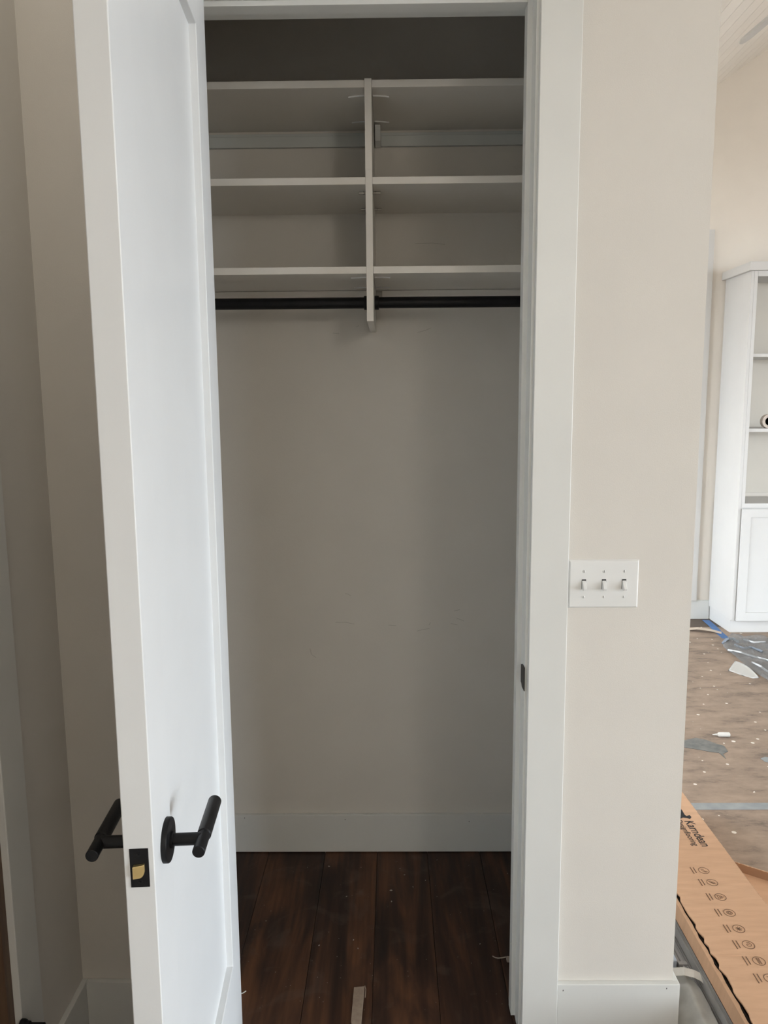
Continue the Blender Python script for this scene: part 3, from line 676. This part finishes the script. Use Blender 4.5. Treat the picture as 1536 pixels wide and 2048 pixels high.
# white plastic film lying in the corner
bm = bmesh.new(); rows = []
A = [(0.735, 0.165), (0.716, 0.12), (0.708, 0.06), (0.712, 0.0), (0.722, -0.06), (0.735, -0.12)]; B = [(0.800, 0.135), (0.806, 0.10), (0.806, 0.05), (0.804, 0.0), (0.803, -0.06), (0.802, -0.12)]
for i in range(31):
    a = lerp_poly(A, i/30); b = lerp_poly(B, i/30); r = []
    for j in range(15):
        t = j/14; x = a[0]+(b[0]-a[0])*t; y = a[1]+(b[1]-a[1])*t
        z = 0.004 + 0.030*min(1, t*1.6)**1.5 + 0.020*math.sin(math.pi*t)*(0.6+0.4*noise.noise(Vector((x*30, y*18, 0)))) + 0.006*abs(noise.noise(Vector((x*70, y*50, 3))))
        r.append(bm.verts.new((x, y, z)))
    rows.append(r)
for i in range(30):
    for j in range(14): bm.faces.new((rows[i][j], rows[i+1][j], rows[i+1][j+1], rows[i][j+1]))
bmesh.ops.solidify(bm, geom=bm.faces[:], thickness=0.0006)
tag(link('plastic_bag', bm, BAG, smooth=True), 'crumpled white plastic bag on the floor at the wall corner', 'plastic bag')
bm = ribbon([on_z(1346, 1944, 0.058), on_z(1368, 1943, 0.064), on_z(1388, 1948, 0.062), on_z(1402, 1955, 0.056), on_z(1412, 1964, 0.048)], 0.024, (0.1, -0.25, 1), 0.0012)
tag(link('paper_strip', bm, PAPERW), 'white curled paper strip above the plastic bag', 'paper strip')
tag(box('foam_strip', 0.752, 0.784, 0.21, 0.60, 0.0014, 0.034, PALEB, bev=0.003), 'pale blue foam strip between the wall corner and the grey metal strips', 'foam strip')

# ------------------------------------------------------------------ small things on the closet floor
a = on_z(708, 1974, 0.012); b = on_z(729, 1972, 0.012); c = on_z(722, 2046, 0.012); d = on_z(702, 2041, 0.012)
e_ = Vector((c.x+0.001, c.y-0.05, 0)); f_ = Vector((d.x+0.012, d.y-0.05, 0))
bm = prism([(a.x, a.y), (b.x, b.y), (c.x, c.y), (e_.x, e_.y), (f_.x, f_.y), (d.x, d.y)], 0.0005, 0.012); sharp_bevel(bm, 0.0006, 1)
sm = thing('wood_shim', 'short raw wood shim lying on the dark closet floor', 'wood scrap', (a.x, a.y, 0.0005))
link('shim_body', bm, SHIMW, sm)
link('splinter', ribbon([(b.x+0.001, b.y, 0.012), (b.x+0.004, b.y-0.012, 0.011), (b.x+0.003, b.y-0.034, 0.006)], 0.0022, (0, 0, 1), 0.0012), SHIMW, sm)
cs = thing('plastic_scrap', 'curled clear plastic scrap beside the right jamb', 'scrap', (0.31, 0.262, 0.0))
q = [on_z(u, v, z) for u, v, z in ((985, 1912, 0.006), (990, 1915, 0.004), (996, 1916.5, 0.003), (1004, 1915.5, 0.004), (1012, 1914, 0.006))]
link('curl', tube(q, [0.0012, 0.0015, 0.0017, 0.0017, 0.0015], 8), mat('clear_scrap', (0.42, 0.35, 0.28), 0.3), cs)
p = on_z(1016, 1921, 0.004)
box('chunk', p.x-0.004, p.x+0.008, p.y-0.004, p.y+0.010, 0.0004, 0.011, mat('scrap_chunk', (0.33, 0.27, 0.22), 0.6), cs, bev=0.002)
p = on_z(486, 1986, 0.003)
tag(link('paint_chip', tube([p+Vector((-0.008, -0.004, 0)), p, p+Vector((0.007, 0.006, 0.001))], 0.0014, 6), PAPERW), 'pale splinter on the closet floor beside the open door', 'scrap')
# specks of dust and paint
bm = bmesh.new(); random.seed(5)
spk = [(693, 1793, 3), (782, 1781, 5), (783, 1803, 4), (851, 1761, 3), (826, 1774, 3), (716, 1897, 3), (638, 1891, 3), (658, 1733, 4), (809, 1750, 3), (874, 1793, 2), (874, 1720, 2), (960, 1888, 3), (532, 1842, 2), (722, 1735, 2), (707, 1880, 3), (800, 1737, 2), (615, 1735, 2), (1015, 1747, 2)]
spk += [(random.uniform(495, 1010), random.uniform(1720, 2020), random.uniform(0.6, 1.6)) for _ in range(70)]
for u, v, s in spk:
    p = on_z(u, v, 0.0); s *= 0.0007; an = random.uniform(0, 3.14)
    e = Vector((math.cos(an), math.sin(an), 0)); n = Vector((-e.y, e.x, 0))
    vs = [bm.verts.new(p + e*s*1.6 + Vector((0, 0, 0.0003))), bm.verts.new(p + n*s*0.8 + Vector((0, 0, 0.0003))), bm.verts.new(p - e*s*1.6 + Vector((0, 0, 0.0003))), bm.verts.new(p - n*s*0.8 + Vector((0, 0, 0.0003))), bm.verts.new(p + Vector((0, 0, 0.0003+s)))]
    for k in range(4): bm.faces.new((vs[k], vs[(k+1) % 4], vs[4]))
    bm.faces.new(vs[3::-1])
tag(link('floor_debris', bm, mat('debris', (0.42, 0.37, 0.32), 0.8)), 'pale dust and paint specks scattered on the closet floor', 'debris', kind='stuff')
# scuffs on the closet back wall, thin dried marks
def scuff(pts, w=0.0012):
    return [on_y(u, v, YB-0.0003) for u, v in pts], w
bm = bmesh.new()
for pts in ([(671, 1245), (690, 1244.5), (709, 1248)], [(690, 1187), (696, 1188), (702, 1192)], [(777, 1250), (792, 1251)], [(834, 1262), (846, 1259), (859, 1257)], [(858, 1250), (861, 1245)], [(913, 1236), (928, 1242)], [(902, 1247), (915, 1250)], [(908, 1222), (920, 1219)], [(620, 1297), (623, 1309), (632, 1315)], [(666, 666), (678, 667)], [(835, 665), (850, 661), (862, 656)], [(712, 654), (718, 651)], [(830, 487), (865, 486), (890, 489)]):
    P, w = scuff(pts); ribbon(P, w, (0, -1, 0), 0.0003, bm)
tag(link('wall_scuffs', bm, mat('scuff', (0.46, 0.43, 0.385), 0.8)), 'thin dark scuff marks on the closet back wall', 'scuff', kind='stuff')
# door stop on the left casing
o = on_x(42, 2051, XL+0.018)
ds = thing('door_stop', 'black metal door stop on the casing in the dark corner', 'door stop', o)
lathed('base_flange', [(0.0125, 0.0), (0.0125, 0.007), (0.011, 0.010)], (1, 0, 0), o, BLACK, ds)
lathed('collar', [(0.0095, 0.010), (0.0085, 0.018)], (1, 0, 0), o, BLACK, ds, 24)
lathed('post', [(0.006, 0.018), (0.006, 0.048), (0.005, 0.049)], (1, 0, 0), o, BLACK, ds, 24)
# fill globe added unseen behind the camera to brighten the closet
GX, GY, GR, GZ = 1.25, -3.5, 0.22, 2.25
GLOW = bpy.data.materials.new('fill_glow'); GLOW.use_nodes = True
_b = GLOW.node_tree.nodes['Principled BSDF']; _b.inputs['Base Color'].default_value = (0.9, 0.88, 0.84, 1)
_b.inputs['Emission Color'].default_value = (1.0, 0.93, 0.83, 1); _b.inputs['Emission Strength'].default_value = 20.0
lamp = thing('fill_globe', 'round frosted globe fill light added behind the camera', 'fill light', (GX, GY, GZ))
lathed('lamp_rod', [(0.05, 0.0), (0.05, -0.02), (0.008, -0.03), (0.008, GZ+GR-0.01-ceil_z(GX))], (0, 0, 1), (GX, GY, ceil_z(GX)-0.001), TRIM, lamp, 20)
bm = bmesh.new(); bmesh.ops.create_uvsphere(bm, u_segments=24, v_segments=12, radius=GR)
bmesh.ops.translate(bm, verts=bm.verts, vec=(GX, GY, GZ))
link('glass_globe', bm, GLOW, lamp, smooth=True)
# second fill light, added out of view to brighten the upper left wall
HX2, HY2 = -0.60, -0.72
GLOW2 = GLOW.copy(); GLOW2.name = 'fill_glow_small'
GLOW2.node_tree.nodes['Principled BSDF'].inputs['Emission Strength'].default_value = 10.0
hl = thing('fill_dome', 'small round fill light added out of view above the door', 'ceiling light', (HX2, HY2, CH))
lathed('lamp_base', [(0.13, -0.0005), (0.13, -0.012), (0.12, -0.014)], (0, 0, 1), (HX2, HY2, CH), TRIM, hl)
lathed('glass_dome', [(0.118, -0.0145), (0.112, -0.045), (0.095, -0.07), (0.06, -0.088), (0.02, -0.094), (0.001, -0.0945)], (0, 0, 1), (HX2, HY2, CH), GLOW2, hl)
